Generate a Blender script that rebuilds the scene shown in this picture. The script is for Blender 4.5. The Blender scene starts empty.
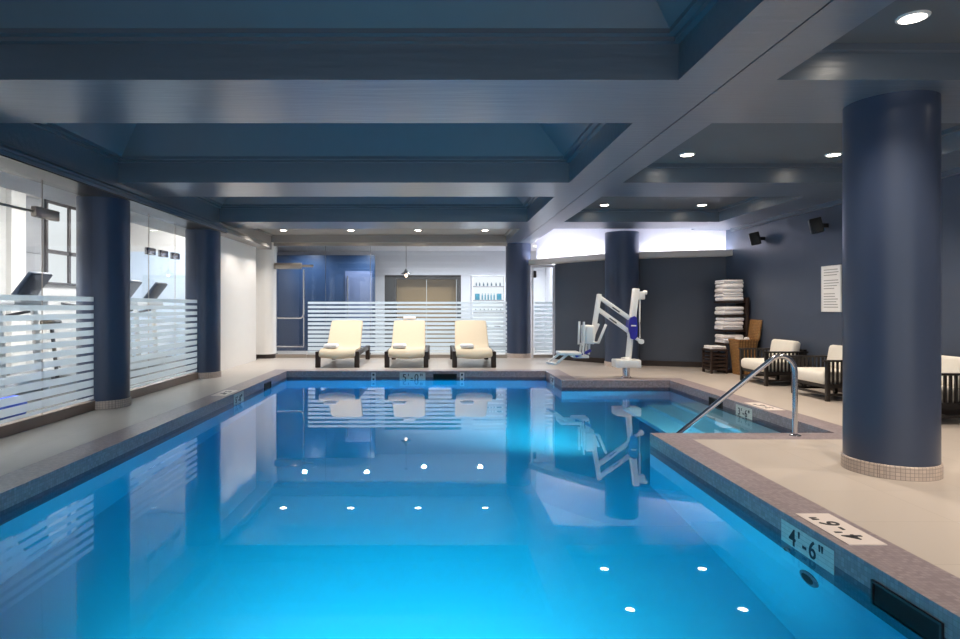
import bpy, bmesh, math, random
from mathutils import Vector, Matrix
random.seed(7)
R = math.radians
C = bpy.context.scene.collection
SC = bpy.context.scene

# ------------------------------------------------------------------ materials
def lin(c):
    def f(v):
        v /= 255.0
        return v / 12.92 if v <= 0.04045 else ((v + 0.055) / 1.055) ** 2.4
    return (f(c[0]), f(c[1]), f(c[2]), 1.0)

def nodes(name):
    m = bpy.data.materials.new(name); m.use_nodes = True
    nt = m.node_tree; nt.nodes.clear()
    out = nt.nodes.new('ShaderNodeOutputMaterial')
    return m, nt, out

def N(nt, t, **kw):
    n = nt.nodes.new(t)
    for k, v in kw.items():
        if hasattr(n, k): setattr(n, k, v)
        else: n.inputs[k.replace('_', ' ')].default_value = v
    return n

def mat(name, col, rough=0.5, metal=0.0, spec=0.5, var=0.06, vscale=6.0, bump=0.0, bscale=(40, 40, 40), coat=0.0, dist=0.01):
    m, nt, out = nodes(name)
    p = N(nt, 'ShaderNodeBsdfPrincipled')
    p.inputs['Roughness'].default_value = rough
    p.inputs['Metallic'].default_value = metal
    p.inputs['Specular IOR Level'].default_value = spec
    p.inputs['Coat Weight'].default_value = coat; p.inputs['Coat Roughness'].default_value = 0.30
    tc = N(nt, 'ShaderNodeTexCoord')
    nz = N(nt, 'ShaderNodeTexNoise'); nz.inputs['Scale'].default_value = vscale; nz.inputs['Detail'].default_value = 3
    nt.links.new(tc.outputs['Object'], nz.inputs['Vector'])
    c = lin(col)
    mix = N(nt, 'ShaderNodeMix', data_type='RGBA')
    mix.inputs[6].default_value = tuple(v * (1 - var) for v in c[:3]) + (1,)
    mix.inputs[7].default_value = tuple(min(1, v * (1 + var)) for v in c[:3]) + (1,)
    nt.links.new(nz.outputs['Fac'], mix.inputs[0])
    nt.links.new(mix.outputs[2], p.inputs['Base Color'])
    if bump:
        mp = N(nt, 'ShaderNodeMapping'); mp.inputs['Scale'].default_value = bscale
        nt.links.new(tc.outputs['Object'], mp.inputs['Vector'])
        n2 = N(nt, 'ShaderNodeTexNoise'); n2.inputs['Scale'].default_value = 1.0; n2.inputs['Detail'].default_value = 3
        nt.links.new(mp.outputs[0], n2.inputs['Vector'])
        b = N(nt, 'ShaderNodeBump'); b.inputs['Strength'].default_value = bump; b.inputs['Distance'].default_value = dist
        nt.links.new(n2.outputs['Fac'], b.inputs['Height'])
        nt.links.new(b.outputs[0], p.inputs['Normal'])
    nt.links.new(p.outputs[0], out.inputs[0])
    return m

def tiles(name, col, grout, size=(0.025, 0.025), gap=0.08, rough=0.4, var=0.12, axes='XYZ', spec=0.5):
    """square tiling in object space: every face shows a grid of cells with grout lines"""
    m, nt, out = nodes(name)
    p = N(nt, 'ShaderNodeBsdfPrincipled')
    p.inputs['Roughness'].default_value = rough; p.inputs['Specular IOR Level'].default_value = spec
    tc = N(nt, 'ShaderNodeTexCoord'); sep = N(nt, 'ShaderNodeSeparateXYZ')
    nt.links.new(tc.outputs['Object'], sep.inputs[0])
    masks = []
    s = {'X': size[0], 'Y': size[-1], 'Z': size[0] if len(size) < 3 else size[2]}
    geo = N(nt, 'ShaderNodeNewGeometry'); sn = N(nt, 'ShaderNodeSeparateXYZ')
    nt.links.new(geo.outputs['Normal'], sn.inputs[0])
    cells = []
    for ax in 'XYZ':
        d = N(nt, 'ShaderNodeMath', operation='DIVIDE'); d.inputs[1].default_value = s[ax]
        nt.links.new(sep.outputs[ax], d.inputs[0])
        fr = N(nt, 'ShaderNodeMath', operation='FRACT'); nt.links.new(d.outputs[0], fr.inputs[0])
        fl = N(nt, 'ShaderNodeMath', operation='FLOOR'); nt.links.new(d.outputs[0], fl.inputs[0])
        cells.append(fl)
        lt = N(nt, 'ShaderNodeMath', operation='LESS_THAN'); lt.inputs[1].default_value = gap
        nt.links.new(fr.outputs[0], lt.inputs[0])
        ab = N(nt, 'ShaderNodeMath', operation='ABSOLUTE'); nt.links.new(sn.outputs[ax], ab.inputs[0])
        l2 = N(nt, 'ShaderNodeMath', operation='LESS_THAN'); l2.inputs[1].default_value = 0.8
        nt.links.new(ab.outputs[0], l2.inputs[0])
        mu = N(nt, 'ShaderNodeMath', operation='MULTIPLY')
        nt.links.new(lt.outputs[0], mu.inputs[0]); nt.links.new(l2.outputs[0], mu.inputs[1])
        if ax in axes: masks.append(mu)
    cur = masks[0]
    for k in masks[1:]:
        mx = N(nt, 'ShaderNodeMath', operation='MAXIMUM')
        nt.links.new(cur.outputs[0], mx.inputs[0]); nt.links.new(k.outputs[0], mx.inputs[1]); cur = mx
    comb = N(nt, 'ShaderNodeCombineXYZ')
    for i in range(3): nt.links.new(cells[i].outputs[0], comb.inputs[i])
    wn = N(nt, 'ShaderNodeTexWhiteNoise'); nt.links.new(comb.outputs[0], wn.inputs['Vector'])
    c = lin(col)
    mix = N(nt, 'ShaderNodeMix', data_type='RGBA')
    mix.inputs[6].default_value = tuple(v * (1 - var) for v in c[:3]) + (1,)
    mix.inputs[7].default_value = tuple(min(1, v * (1 + var)) for v in c[:3]) + (1,)
    nt.links.new(wn.outputs['Value'], mix.inputs[0])
    m2 = N(nt, 'ShaderNodeMix', data_type='RGBA'); m2.inputs[7].default_value = lin(grout)
    nt.links.new(mix.outputs[2], m2.inputs[6]); nt.links.new(cur.outputs[0], m2.inputs[0])
    nt.links.new(m2.outputs[2], p.inputs['Base Color'])
    nt.links.new(p.outputs[0], out.inputs[0])
    return m

def emit(name, col, strength):
    m, nt, out = nodes(name)
    e = N(nt, 'ShaderNodeEmission'); e.inputs[0].default_value = lin(col); e.inputs[1].default_value = strength
    nt.links.new(e.outputs[0], out.inputs[0]); return m

def thin_glass(name, tint=(0.93, 0.96, 0.97), f0=0.04, rough=0.0):
    m, nt, out = nodes(name)
    lw = N(nt, 'ShaderNodeLayerWeight'); lw.inputs[0].default_value = 0.5
    pw = N(nt, 'ShaderNodeMath', operation='POWER'); pw.inputs[1].default_value = 5
    nt.links.new(lw.outputs['Facing'], pw.inputs[0])
    ml = N(nt, 'ShaderNodeMath', operation='MULTIPLY_ADD'); ml.inputs[1].default_value = 1 - f0; ml.inputs[2].default_value = f0
    nt.links.new(pw.outputs[0], ml.inputs[0])
    t = N(nt, 'ShaderNodeBsdfTransparent'); t.inputs[0].default_value = tint + (1,)
    g = N(nt, 'ShaderNodeBsdfGlossy'); g.inputs['Roughness'].default_value = rough
    mx = N(nt, 'ShaderNodeMixShader')
    nt.links.new(ml.outputs[0], mx.inputs[0]); nt.links.new(t.outputs[0], mx.inputs[1]); nt.links.new(g.outputs[0], mx.inputs[2])
    nt.links.new(mx.outputs[0], out.inputs[0]); return m

def frosted(name):
    m, nt, out = nodes(name)
    d = N(nt, 'ShaderNodeBsdfDiffuse'); d.inputs[0].default_value = lin((236, 243, 248))
    tr = N(nt, 'ShaderNodeBsdfTranslucent'); tr.inputs[0].default_value = lin((240, 246, 250))
    t = N(nt, 'ShaderNodeBsdfTransparent'); t.inputs[0].default_value = (0.9, 0.95, 0.97, 1)
    a = N(nt, 'ShaderNodeMixShader'); a.inputs[0].default_value = 0.62
    nt.links.new(d.outputs[0], a.inputs[1]); nt.links.new(tr.outputs[0], a.inputs[2])
    b = N(nt, 'ShaderNodeMixShader'); b.inputs[0].default_value = 0.25
    nt.links.new(a.outputs[0], b.inputs[1]); nt.links.new(t.outputs[0], b.inputs[2])
    nt.links.new(b.outputs[0], out.inputs[0]); return m

M = {}
M['beam'] = mat('beam_paint', (92, 103, 117), rough=0.33, spec=0.9, var=0.05, bump=0.6, bscale=(2, 16, 16), dist=0.010, coat=0.7)
M['coffer'] = mat('coffer_paint', (108, 116, 126), rough=0.5, var=0.04)
M['coffer_r'] = mat('bay_ceiling_paint', (96, 100, 106), rough=0.5, var=0.04)
M['trim'] = mat('trim_paint', (100, 108, 120), rough=0.35, var=0.04)
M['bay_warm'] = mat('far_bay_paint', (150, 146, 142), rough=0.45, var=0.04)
M['edge_soffit'] = mat('bronze_soffit', (66, 54, 50), rough=0.35, var=0.25, vscale=3)
M['column'] = mat('column_paint', (60, 71, 94), rough=0.33, spec=0.5, var=0.05, vscale=2)
M['navy_wall'] = mat('blue_grey_wall_paint', (78, 88, 106), rough=0.36, spec=0.5, var=0.04)
M['dark_wall'] = mat('charcoal_wall_paint', (72, 80, 94), rough=0.4, spec=0.5, var=0.04)
M['white_wall'] = mat('white_wall_paint', (240, 237, 233), rough=0.5, var=0.02)
M['cove_wall'] = mat('cove_white_paint', (226, 226, 236), rough=0.55, var=0.02)
M['shelf_lip'] = mat('cove_shelf_paint', (208, 200, 194), rough=0.5, var=0.03)
M['baseboard'] = mat('dark_baseboard', (48, 38, 34), rough=0.4)
M['floor'] = tiles('deck_tile', (196, 187, 178), (180, 171, 162), size=(0.6, 0.6), gap=0.008, rough=0.32, var=0.03, axes='XY')
M['coping'] = tiles('coping_mosaic', (150, 138, 142), (130, 119, 123), size=(0.025, 0.025), gap=0.1, rough=0.35, var=0.18)
M['band'] = tiles('waterline_mosaic', (92, 86, 100), (72, 67, 80), size=(0.025, 0.025), gap=0.1, rough=0.3, var=0.2)
M['mosaic_tan'] = tiles('column_base_mosaic', (206, 190, 178), (150, 136, 128), size=(0.027, 0.027), gap=0.12, rough=0.4, var=0.08)
M['plaster'] = mat('pool_plaster', (170, 212, 226), rough=0.7, var=0.03, vscale=1.5)
M['curb'] = mat('stone_curb', (140, 122, 112), rough=0.4, var=0.12, vscale=5)
M['glass'] = thin_glass('clear_glass')
M['frost'] = frosted('frosted_film')
M['steel'] = mat('stainless_steel', (205, 206, 212), rough=0.16, metal=1.0, var=0.02)
M['nickel'] = mat('brushed_nickel', (176, 166, 156), rough=0.3, metal=1.0, var=0.04)
M['darkmetal'] = mat('dark_metal', (38, 38, 42), rough=0.4, var=0.05)
M['wood'] = mat('espresso_wood', (50, 36, 30), rough=0.4, var=0.25, bump=0.15, bscale=(4, 60, 60))
M['blackwood'] = mat('black_wood', (30, 26, 25), rough=0.4, var=0.2)
M['cream'] = mat('cream_canvas', (214, 199, 174), rough=0.8, var=0.04, vscale=30, bump=0.15, bscale=(120, 120, 120), dist=0.002)
M['ivory'] = mat('ivory_cushion', (236, 232, 222), rough=0.85, var=0.04, vscale=20, bump=0.2, bscale=(100, 100, 100), dist=0.002)
M['towel'] = mat('white_terry', (250, 246, 246), rough=0.95, var=0.03, vscale=40, bump=0.25, bscale=(160, 160, 160), dist=0.004)
M['wicker'] = tiles('wicker_weave', (176, 130, 78), (112, 78, 42), size=(0.05, 0.05, 0.028), gap=0.25, rough=0.6, var=0.22)
M['lift_white'] = mat('white_powder_coat', (238, 238, 236), rough=0.3, var=0.02)
M['lift_blue'] = mat('cobalt_plastic', (40, 40, 150), rough=0.35, var=0.05)
M['plate'] = tiles('marker_mosaic', (206, 206, 200), (160, 164, 160), size=(0.025, 0.025), gap=0.1, rough=0.35, var=0.06)
M['plate_flat'] = mat('marker_tile', (225, 215, 210), rough=0.4, var=0.03)
M['ink'] = mat('marker_ink', (34, 38, 48), rough=0.5, var=0.1)
M['ink_soft'] = mat('grey_print', (168, 166, 166), rough=0.6)
M['paper'] = mat('white_board', (250, 249, 248), rough=0.5, var=0.01)
M['black'] = mat('black_plastic', (18, 18, 20), rough=0.45)
M['hole'] = mat('dark_opening', (10, 11, 14), rough=0.8)
M['lens'] = emit('lamp_lens', (255, 244, 228), 22.0)
M['led'] = emit('led_strip_glow', (244, 244, 255), 72.0)
M['panel_light'] = emit('panel_glow', (255, 250, 244), 62.0)
M['lobby_light'] = emit('lobby_panel_glow', (236, 242, 255), 12.0)
M['gym_floor'] = mat('gym_floor', (74, 72, 72), rough=0.5)
M['gym_wall'] = mat('gym_wall_paint', (206, 204, 203), rough=0.6, var=0.02)
M['gym_grey'] = mat('grey_panel', (150, 150, 154), rough=0.5)
M['gym_blue'] = mat('pale_blue_panel', (190, 206, 226), rough=0.5)
M['blind'] = emit('daylit_blind', (250, 250, 250), 1.0)
M['frame_dark'] = mat('dark_window_frame', (66, 60, 60), rough=0.4)
M['console'] = mat('console_plastic', (52, 64, 82), rough=0.35)
M['silver'] = mat('silver_plastic', (204, 206, 210), rough=0.35)
M['mat_blue'] = mat('blue_foam', (60, 96, 220), rough=0.7)
M['lobby_blue'] = mat('lobby_blue_panel', (38, 60, 92), rough=0.3, var=0.12, vscale=2)
M['lobby_grey'] = mat('lobby_grey_door', (96, 108, 140), rough=0.3)
M['lobby_white'] = mat('lobby_white_paint', (222, 222, 228), rough=0.6, var=0.02)
M['tan'] = mat('tan_wood', (150, 124, 86), rough=0.4, var=0.1, vscale=1.5)
M['tan_frame'] = mat('dark_door_frame', (46, 40, 38), rough=0.4)
M['shelf_white'] = emit('backlit_shelf_panel', (250, 250, 252), 1.05)
M['teal'] = mat('teal_pack', (44, 128, 150), rough=0.4)
M['bottle_grey'] = mat('slate_bottle', (70, 100, 118), rough=0.35)

# ------------------------------------------------------------------ mesh helpers
def obj(name, bm, m, parent=None, angle=35, smooth=True):
    me = bpy.data.meshes.new(name)
    bmesh.ops.recalc_face_normals(bm, faces=bm.faces)
    bm.to_mesh(me); bm.free()
    if isinstance(m, (list, tuple)):
        for k in m: me.materials.append(k)
    else: me.materials.append(m)
    if smooth:
        me.shade_smooth(); me.set_sharp_from_angle(angle=R(angle))
    o = bpy.data.objects.new(name, me); C.objects.link(o)
    if parent: o.parent = parent
    return o

def NB(): return bmesh.new()

def box(bm, x0, x1, y0, y1, z0, z1, bev=0.0, seg=2, mtx=None, taper=None):
    vs = []
    for z in (z0, z1):
        k = 1.0 if taper is None or z == z1 else taper
        cx, cy = (x0 + x1) / 2, (y0 + y1) / 2
        for x, y in ((x0, y0), (x1, y0), (x1, y1), (x0, y1)):
            vs.append(bm.verts.new((cx + (x - cx) * k, cy + (y - cy) * k, z)))
    fs = [(0, 3, 2, 1), (4, 5, 6, 7), (0, 1, 5, 4), (1, 2, 6, 5), (2, 3, 7, 6), (3, 0, 4, 7)]
    F = [bm.faces.new([vs[i] for i in f]) for f in fs]
    if mtx is not None:
        for v in vs: v.co = mtx @ v.co
    if bev:
        ed = list({e for f in F for e in f.edges})
        bmesh.ops.bevel(bm, geom=ed, offset=bev, segments=seg, affect='EDGES', profile=0.5)
    return bm

def tube(bm, pts, r, seg=12, cap=True, radii=None):
    pts = [Vector(p) for p in pts]
    rings = []
    up = Vector((0, 0, 1))
    prev = None
    for i, p in enumerate(pts):
        if i == 0: d = pts[1] - p
        elif i == len(pts) - 1: d = p - pts[i - 1]
        else: d = (pts[i + 1] - p).normalized() + (p - pts[i - 1]).normalized()
        d.normalize()
        if prev is None:
            a = d.cross(up) if abs(d.dot(up)) < 0.95 else d.cross(Vector((1, 0, 0)))
        else:
            a = prev - d * prev.dot(d)
        a.normalize(); prev = a
        b = d.cross(a)
        rr = radii[i] if radii else r
        rings.append([bm.verts.new(p + (a * math.cos(t) + b * math.sin(t)) * rr) for t in [2 * math.pi * k / seg for k in range(seg)]])
    for i in range(len(rings) - 1):
        for k in range(seg):
            bm.faces.new((rings[i][k], rings[i][(k + 1) % seg], rings[i + 1][(k + 1) % seg], rings[i + 1][k]))
    if cap:
        bm.faces.new(rings[0][::-1]); bm.faces.new(rings[-1])
    return bm

def lathe(bm, prof, cx=0, cy=0, seg=32):
    rings = []
    for r, z in prof:
        rings.append([bm.verts.new((cx + max(r, 1e-4) * math.cos(2 * math.pi * k / seg), cy + max(r, 1e-4) * math.sin(2 * math.pi * k / seg), z)) for k in range(seg)])
    for i in range(len(rings) - 1):
        for k in range(seg):
            bm.faces.new((rings[i][k], rings[i][(k + 1) % seg], rings[i + 1][(k + 1) % seg], rings[i + 1][k]))
    bm.faces.new(rings[0][::-1]); bm.faces.new(rings[-1])
    return bm

def prism(bm, poly, a0, a1, axis='X'):
    """poly in the two other axes, extruded along axis from a0 to a1"""
    def P(u, v, a):
        return {'X': (a, u, v), 'Y': (u, a, v), 'Z': (u, v, a)}[axis]
    A = [bm.verts.new(P(u, v, a0)) for u, v in poly]
    B = [bm.verts.new(P(u, v, a1)) for u, v in poly]
    n = len(poly)
    bm.faces.new(A); bm.faces.new(B[::-1])
    for i in range(n): bm.faces.new((A[i], A[(i + 1) % n], B[(i + 1) % n], B[i]))
    return bm

def bar(bm, p, q, w, h, bev=0.0):
    """rectangular bar from p to q, w across, h the other way"""
    p, q = Vector(p), Vector(q); d = q - p; L = d.length; d.normalize()
    up = Vector((0, 0, 1)) if abs(d.z) < 0.9 else Vector((0, 1, 0))
    a = d.cross(up).normalized(); b = a.cross(d).normalized()
    m = Matrix((a, d, b)).transposed().to_4x4(); m.translation = p
    box(bm, -w / 2, w / 2, 0, L, -h / 2, h / 2, bev=bev, mtx=m)
    return bm

def tag(o, label=None, cat=None, group=None, kind=None):
    if label: o['label'] = label
    if cat: o['category'] = cat
    if group: o['group'] = group
    if kind: o['kind'] = kind
    return o

def thing(name, label, cat, loc=(0, 0, 0), rz=0, group=None):
    o = bpy.data.objects.new(name, None); o.empty_display_size = 0.1
    C.objects.link(o); o.location = loc; o.rotation_euler = (0, 0, rz)
    return tag(o, label, cat, group)

def struct(name, bm=None, m=None, label=None):
    o = obj(name, bm, m) if bm is not None else bpy.data.objects.new(name, None)
    if bm is None: C.objects.link(o)
    o['kind'] = 'structure'
    if label: o['label'] = label
    return o

def kids(o): return [c for c in bpy.data.objects if c.parent == o]
def copy_tree(o, parent=None):
    c = o.copy(); C.objects.link(c); c.parent = parent
    for ch in kids(o): copy_tree(ch, c)
    return c

def dup(src, loc, label, rz=None, group=None):
    c = copy_tree(src); c.location = loc
    if rz is not None: c.rotation_euler = (0, 0, rz)
    c['label'] = label
    if group: c['group'] = group
    return c

ORD = ['first', 'second', 'third', 'fourth', 'fifth', 'sixth', 'seventh', 'eighth', 'ninth']

# ------------------------------------------------------------------ camera (one point perspective, shifted lens)
F = 620.0; CX = 437.5; CY = 306.5; H = 1.25
cam = bpy.data.cameras.new('camera'); co = bpy.data.objects.new('camera', cam); C.objects.link(co)
co.location = (0, 0, H); co.rotation_euler = (R(90), 0, 0)
cam.sensor_width = 36; cam.lens = F / 960 * 36
cam.shift_x = (480 - CX) / 960; cam.shift_y = -(319.5 - CY) / 960
cam.clip_start = 0.05
SC.camera = co

# ------------------------------------------------------------------ shell dimensions
PXL, PXR, PXA = -2.92, 2.10, 3.93          # pool: main basin left/right, alcove right
PYN, PYF, PYP, PYA = 0.9, 12.0, 6.13, 10.49  # near, far, peninsula edge, alcove far edge
WATER = -0.16
CW = 0.30
WXL, WXR = -4.17, 5.88
ZS = 2.80
YEND = 15.1

# floor around the pool
bm = NB()
T = -0.12
box(bm, -8.2, PXL - CW, -3, YEND + 0.4, T, 0)
box(bm, PXL - CW, 6.2, PYF + CW, YEND + 0.4, T, 0)
box(bm, PXL - CW, 6.2, -3, PYN - CW, T, 0)
box(bm, PXR + CW, 6.2, PYN - CW, PYP - CW, T, 0)
box(bm, PXA + CW, 6.2, PYP - CW, PYF + CW, T, 0)
box(bm, PXR + CW, PXA + CW, PYA + CW, PYF + CW, T, 0)
struct('floor', bm, M['floor'], 'pale beige stone tile deck around the pool')

# coping: flat band of mosaic along every pool edge (slabs sit on the pool wall)
bm = NB()
t0 = -0.1199
def slab(x0, x1, y0, y1): box(bm, x0, x1, y0, y1, t0, 0.0)
slab(PXL - CW, PXL, PYN - CW, PYF + CW)
slab(PXL, PXR, PYF, PYF + CW)
slab(PXR, PXR + CW, PYA, PYF + CW)
slab(PXR + CW, PXA + CW, PYA, PYA + CW)
slab(PXA, PXA + CW, PYP - CW, PYA)
slab(PXR, PXA, PYP - CW, PYP)
slab(PXR, PXR + CW, PYN - CW, PYP - CW)
slab(PXL, PXR, PYN - CW, PYN)
struct('pool_coping', bm, M['coping'], 'grey mauve mosaic coping along the pool edge')

# basin: tiled band on top, plaster below; walls have thickness
ZB, ZF, ZA = -0.34, -1.40, -0.95
def basin_walls(bm, z0, z1, th=0.18):
    box(bm, PXL - th, PXL, PYN - th, PYF + th, z0, z1)
    box(bm, PXL, PXR + th, PYF, PYF + th, z0, z1)
    box(bm, PXR, PXR + th, PYA + th, PYF, z0, z1)
    box(bm, PXR, PXA + th, PYA, PYA + th, z0, z1)
    box(bm, PXA, PXA + th, PYP, PYA, z0, z1)
    box(bm, PXR, PXA + th, PYP - th, PYP, z0, z1)
    box(bm, PXR, PXR + th, PYN - th, PYP - th, z0, z1)
    box(bm, PXL, PXR, PYN - th, PYN, z0, z1)
bm = NB(); basin_walls(bm, ZB, -0.12)
band = obj('waterline_band', bm, M['band'])
bm = NB(); basin_walls(bm, ZF, ZB)
box(bm, PXL - .18, PXR + .18, PYN - .18, PYF + .18, ZF - .15, ZF)
box(bm, PXR + .18, PXA, PYP, PYA, ZF - .15, ZF)
for k, (dx, zz) in enumerate(((1.15, -0.74), (0.78, -0.54), (0.42, -0.34))):   # steps descending from the peninsula corner
    box(bm, PXA - dx, PXA, PYP, PYA - 1.2, ZA, zz, bev=0.0)
basin = struct('pool_basin', bm, M['plaster'], 'pale blue plastered swimming pool basin with tiled waterline')
band.parent = basin

# water
m, nt, out = nodes('pool_water_surface')
gl = N(nt, 'ShaderNodeBsdfGlass'); gl.inputs['IOR'].default_value = 1.333; gl.inputs['Roughness'].default_value = 0.0
tc = N(nt, 'ShaderNodeTexCoord'); nz = N(nt, 'ShaderNodeTexNoise'); nz.inputs['Scale'].default_value = 2.2; nz.inputs['Detail'].default_value = 2
nt.links.new(tc.outputs['Object'], nz.inputs['Vector'])
bp = N(nt, 'ShaderNodeBump'); bp.inputs['Strength'].default_value = 0.008; bp.inputs['Distance'].default_value = 0.02
nt.links.new(nz.outputs['Fac'], bp.inputs['Height']); nt.links.new(bp.outputs[0], gl.inputs['Normal'])
nt.links.new(gl.outputs[0], out.inputs[0])
va = N(nt, 'ShaderNodeVolumeAbsorption'); va.inputs[0].default_value = (0.0, 0.845, 0.93, 1); va.inputs[1].default_value = 0.5
nt.links.new(va.outputs[0], out.inputs['Volume'])
M['water_top'] = m
m, nt, out = nodes('pool_water_side')
t = N(nt, 'ShaderNodeBsdfTransparent'); nt.links.new(t.outputs[0], out.inputs[0])
va = N(nt, 'ShaderNodeVolumeAbsorption'); va.inputs[0].default_value = (0.0, 0.845, 0.93, 1); va.inputs[1].default_value = 0.5
nt.links.new(va.outputs[0], out.inputs['Volume'])
M['water_side'] = m
bm = NB(); e = 0.002
poly = [(PXL + e, PYN + e), (PXR - e, PYN + e), (PXR - e, PYP + e), (PXA - e, PYP + e), (PXA - e, PYA - e), (PXR - e, PYA - e), (PXR - e, PYF - e), (PXL + e, PYF - e)]
prism(bm, poly, ZF + e, WATER, 'Z')
bm.normal_update()
w = obj('pool_water', bm, [M['water_top'], M['water_side']], smooth=False)
for f in w.data.polygons:
    f.material_index = 0 if f.center.z > WATER - 0.01 else 1
tag(w, 'still clear blue water filling the swimming pool', 'water', kind='stuff')

# ------------------------------------------------------------------ ceiling
BY = [(-5.4, -2.85), (0.69, 1.69), (4.24, 5.24), (7.76, 8.75), (11.36, 12.35), (14.9, 15.5)]
BY[0] = (-2.9, -1.9)
bays = [(BY[i][1], BY[i + 1][0]) for i in range(5)]
XB0, XB1, XB2, XB3 = -4.0, 1.65, 2.32, 5.16
bm = NB(); box(bm, -4.3, 6.2, -3, 15.5, 3.62, 3.8)
ceil = struct('ceiling', bm, M['coffer_r'], 'dark painted coffered ceiling with deep beams')
for (y0, y1) in BY:
    far = y0 > 14
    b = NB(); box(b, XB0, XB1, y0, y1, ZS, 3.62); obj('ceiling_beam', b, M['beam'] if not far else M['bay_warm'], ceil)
    if far: continue
    b = NB(); box(b, XB2, XB3, y0, y1, ZS, 3.62); obj('ceiling_beam', b, M['beam'], ceil)
# long main beam with a joint groove in its soffit
b = NB()
box(b, XB1, 1.994, -3, 15.5, ZS, 3.62); box(b, 2.006, XB2, -3, 15.5, ZS, 3.62); box(b, 1.994, 2.006, -3, 15.5, ZS + 0.02, 3.62)
obj('main_ceiling_beam', b, M['beam'], ceil)
b = NB(); box(b, XB3, 6.0, -3, 12.6, ZS, 3.62); obj('edge_ceiling_beam', b, M['beam'], ceil)
b = NB(); box(b, WXR - 0.07, WXR, -3, 12.3, ZS - 0.06, ZS); obj('ceiling_moulding', b, M['trim'], ceil)
# edge beam above the gym glass, stepped cornice on its face
b = NB(); box(b, -4.3, XB0, -3, 11.36, 2.62, 3.62); obj('edge_ceiling_beam', b, M['beam'], ceil)
b = NB()
prism(b, [(XB0, 2.60), (-3.85, 2.60), (-3.85, 2.635), (-3.87, 2.65), (-3.87, 2.675), (-3.93, 2.72), (-3.93, 2.745), (XB0, 2.76)], -3, 11.36, 'Y')
obj('cornice', b, M['trim'], ceil)
b = NB(); box(b, -4.3, -3.86, -3, 11.36, 2.585, 2.60); obj('bronze_soffit', b, M['edge_soffit'], ceil)
b = NB(); box(b, -4.5, XB0, 11.36, 15.5, 2.62, 3.62)
prism(b, [(XB0, 2.60), (-3.85, 2.60), (-3.85, 2.635), (-3.87, 2.65), (-3.87, 2.675), (-3.93, 2.72), (-3.93, 2.745), (XB0, 2.76)], 11.36, 14.3, 'Y')
obj('white_cornice', b, M['bay_warm'], ceil)  # grey bay paint carries the white cornice's shading in its colour

def ring(bm, x0, x1, y0, y1, z0, z1, w):
    box(bm, x0, x1, y0, y0 + w, z0, z1); box(bm, x0, x1, y1 - w, y1, z0, z1)
    box(bm, x0, x0 + w, y0 + w, y1 - w, z0, z1); box(bm, x1 - w, x1, y0 + w, y1 - w, z0, z1)

def frustum(bm, x0, x1, y0, y1, z0, d, z1):
    A = [bm.verts.new(p) for p in ((x0, y0, z0), (x1, y0, z0), (x1, y1, z0), (x0, y1, z0))]
    B = [bm.verts.new(p) for p in ((x0 + d, y0 + d, z1), (x1 - d, y0 + d, z1), (x1 - d, y1 - d, z1), (x0 + d, y1 - d, z1))]
    for i in range(4): bm.faces.new((A[i], A[(i + 1) % 4], B[(i + 1) % 4], B[i]))
    bm.faces.new(B)
for i, (y0, y1) in enumerate(bays):
    if i < 4:
        b = NB(); ring(b, XB0, XB1, y0, y1, 3.045, 3.075, 0.045); ring(b, XB0, XB1, y0, y1, 3.075, 3.11, 0.10)
        obj('coffer_trim', b, M['trim'], ceil)
        b = NB(); frustum(b, XB0 + .09, XB1 - .09, y0 + .09, y1 - .09, 3.10, 0.55, 3.56)
        obj('coffer_panel', b, M['coffer'], ceil, smooth=False)
        b = NB(); ring(b, XB2, XB3, y0, y1, 2.985, 3.03, 0.05); obj('coffer_trim', b, M['trim'], ceil)
        b = NB(); box(b, XB2, XB3, y0, y1, 3.03, 3.06); obj('coffer_panel', b, M['coffer_r'], ceil)
    else:
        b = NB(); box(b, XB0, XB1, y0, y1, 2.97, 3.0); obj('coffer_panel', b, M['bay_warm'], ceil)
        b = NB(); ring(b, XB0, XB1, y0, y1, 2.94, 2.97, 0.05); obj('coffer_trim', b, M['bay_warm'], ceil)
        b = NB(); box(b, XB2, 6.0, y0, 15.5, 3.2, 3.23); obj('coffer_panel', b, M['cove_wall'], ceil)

# ------------------------------------------------------------------ walls
bm = NB(); box(bm, WXR, WXR + 0.2, -3, 13.6, 0, 3.4)
struct('wall_right', bm, M['navy_wall'], 'long blue grey wall behind the armchairs')
bm = NB(); box(bm, WXR - 0.02, WXR, -3, 12.3, 0, 0.11); struct('baseboard_right', bm, M['baseboard'])
bm = NB(); box(bm, -4.32, -4.15, -3, 4.9, 0, 2.6); struct('wall_left_near', bm, M['navy_wall'])
bm = NB(); box(bm, -4.45, -4.2, 11.0, 14.35, 0, 2.62)
struct('wall_left_far', bm, M['white_wall'], 'bright white wall between the second column and the glass door')
# rounded white pier between the wall and the glass door
bm = NB()
arc = [(-4.46, 15.3), (-4.46, 14.85)]
for k in range(9):
    a = R(-90 + 90 * k / 8); arc.append((-4.17 + 0.2 * math.cos(a), 15.05 + 0.2 * math.sin(a)))
arc += [(-3.97, 15.3)]
prism(bm, arc, 0.1, 2.8, 'Z'); struct('wall_left_pier', bm, M['white_wall'], 'rounded white pier beside the glass door')
bm = NB()
arc2 = [(x + (0.02 if x > -4.4 else 0), y + 0.03) for x, y in arc]
prism(bm, arc2, 0, 0.1, 'Z'); struct('baseboard_left', bm, M['baseboard'])
bm = NB(); box(bm, -4.6, -4.46, 14.3, 15.5, 0, 2.62); struct('wall_left_end', bm, M['white_wall'])

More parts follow.
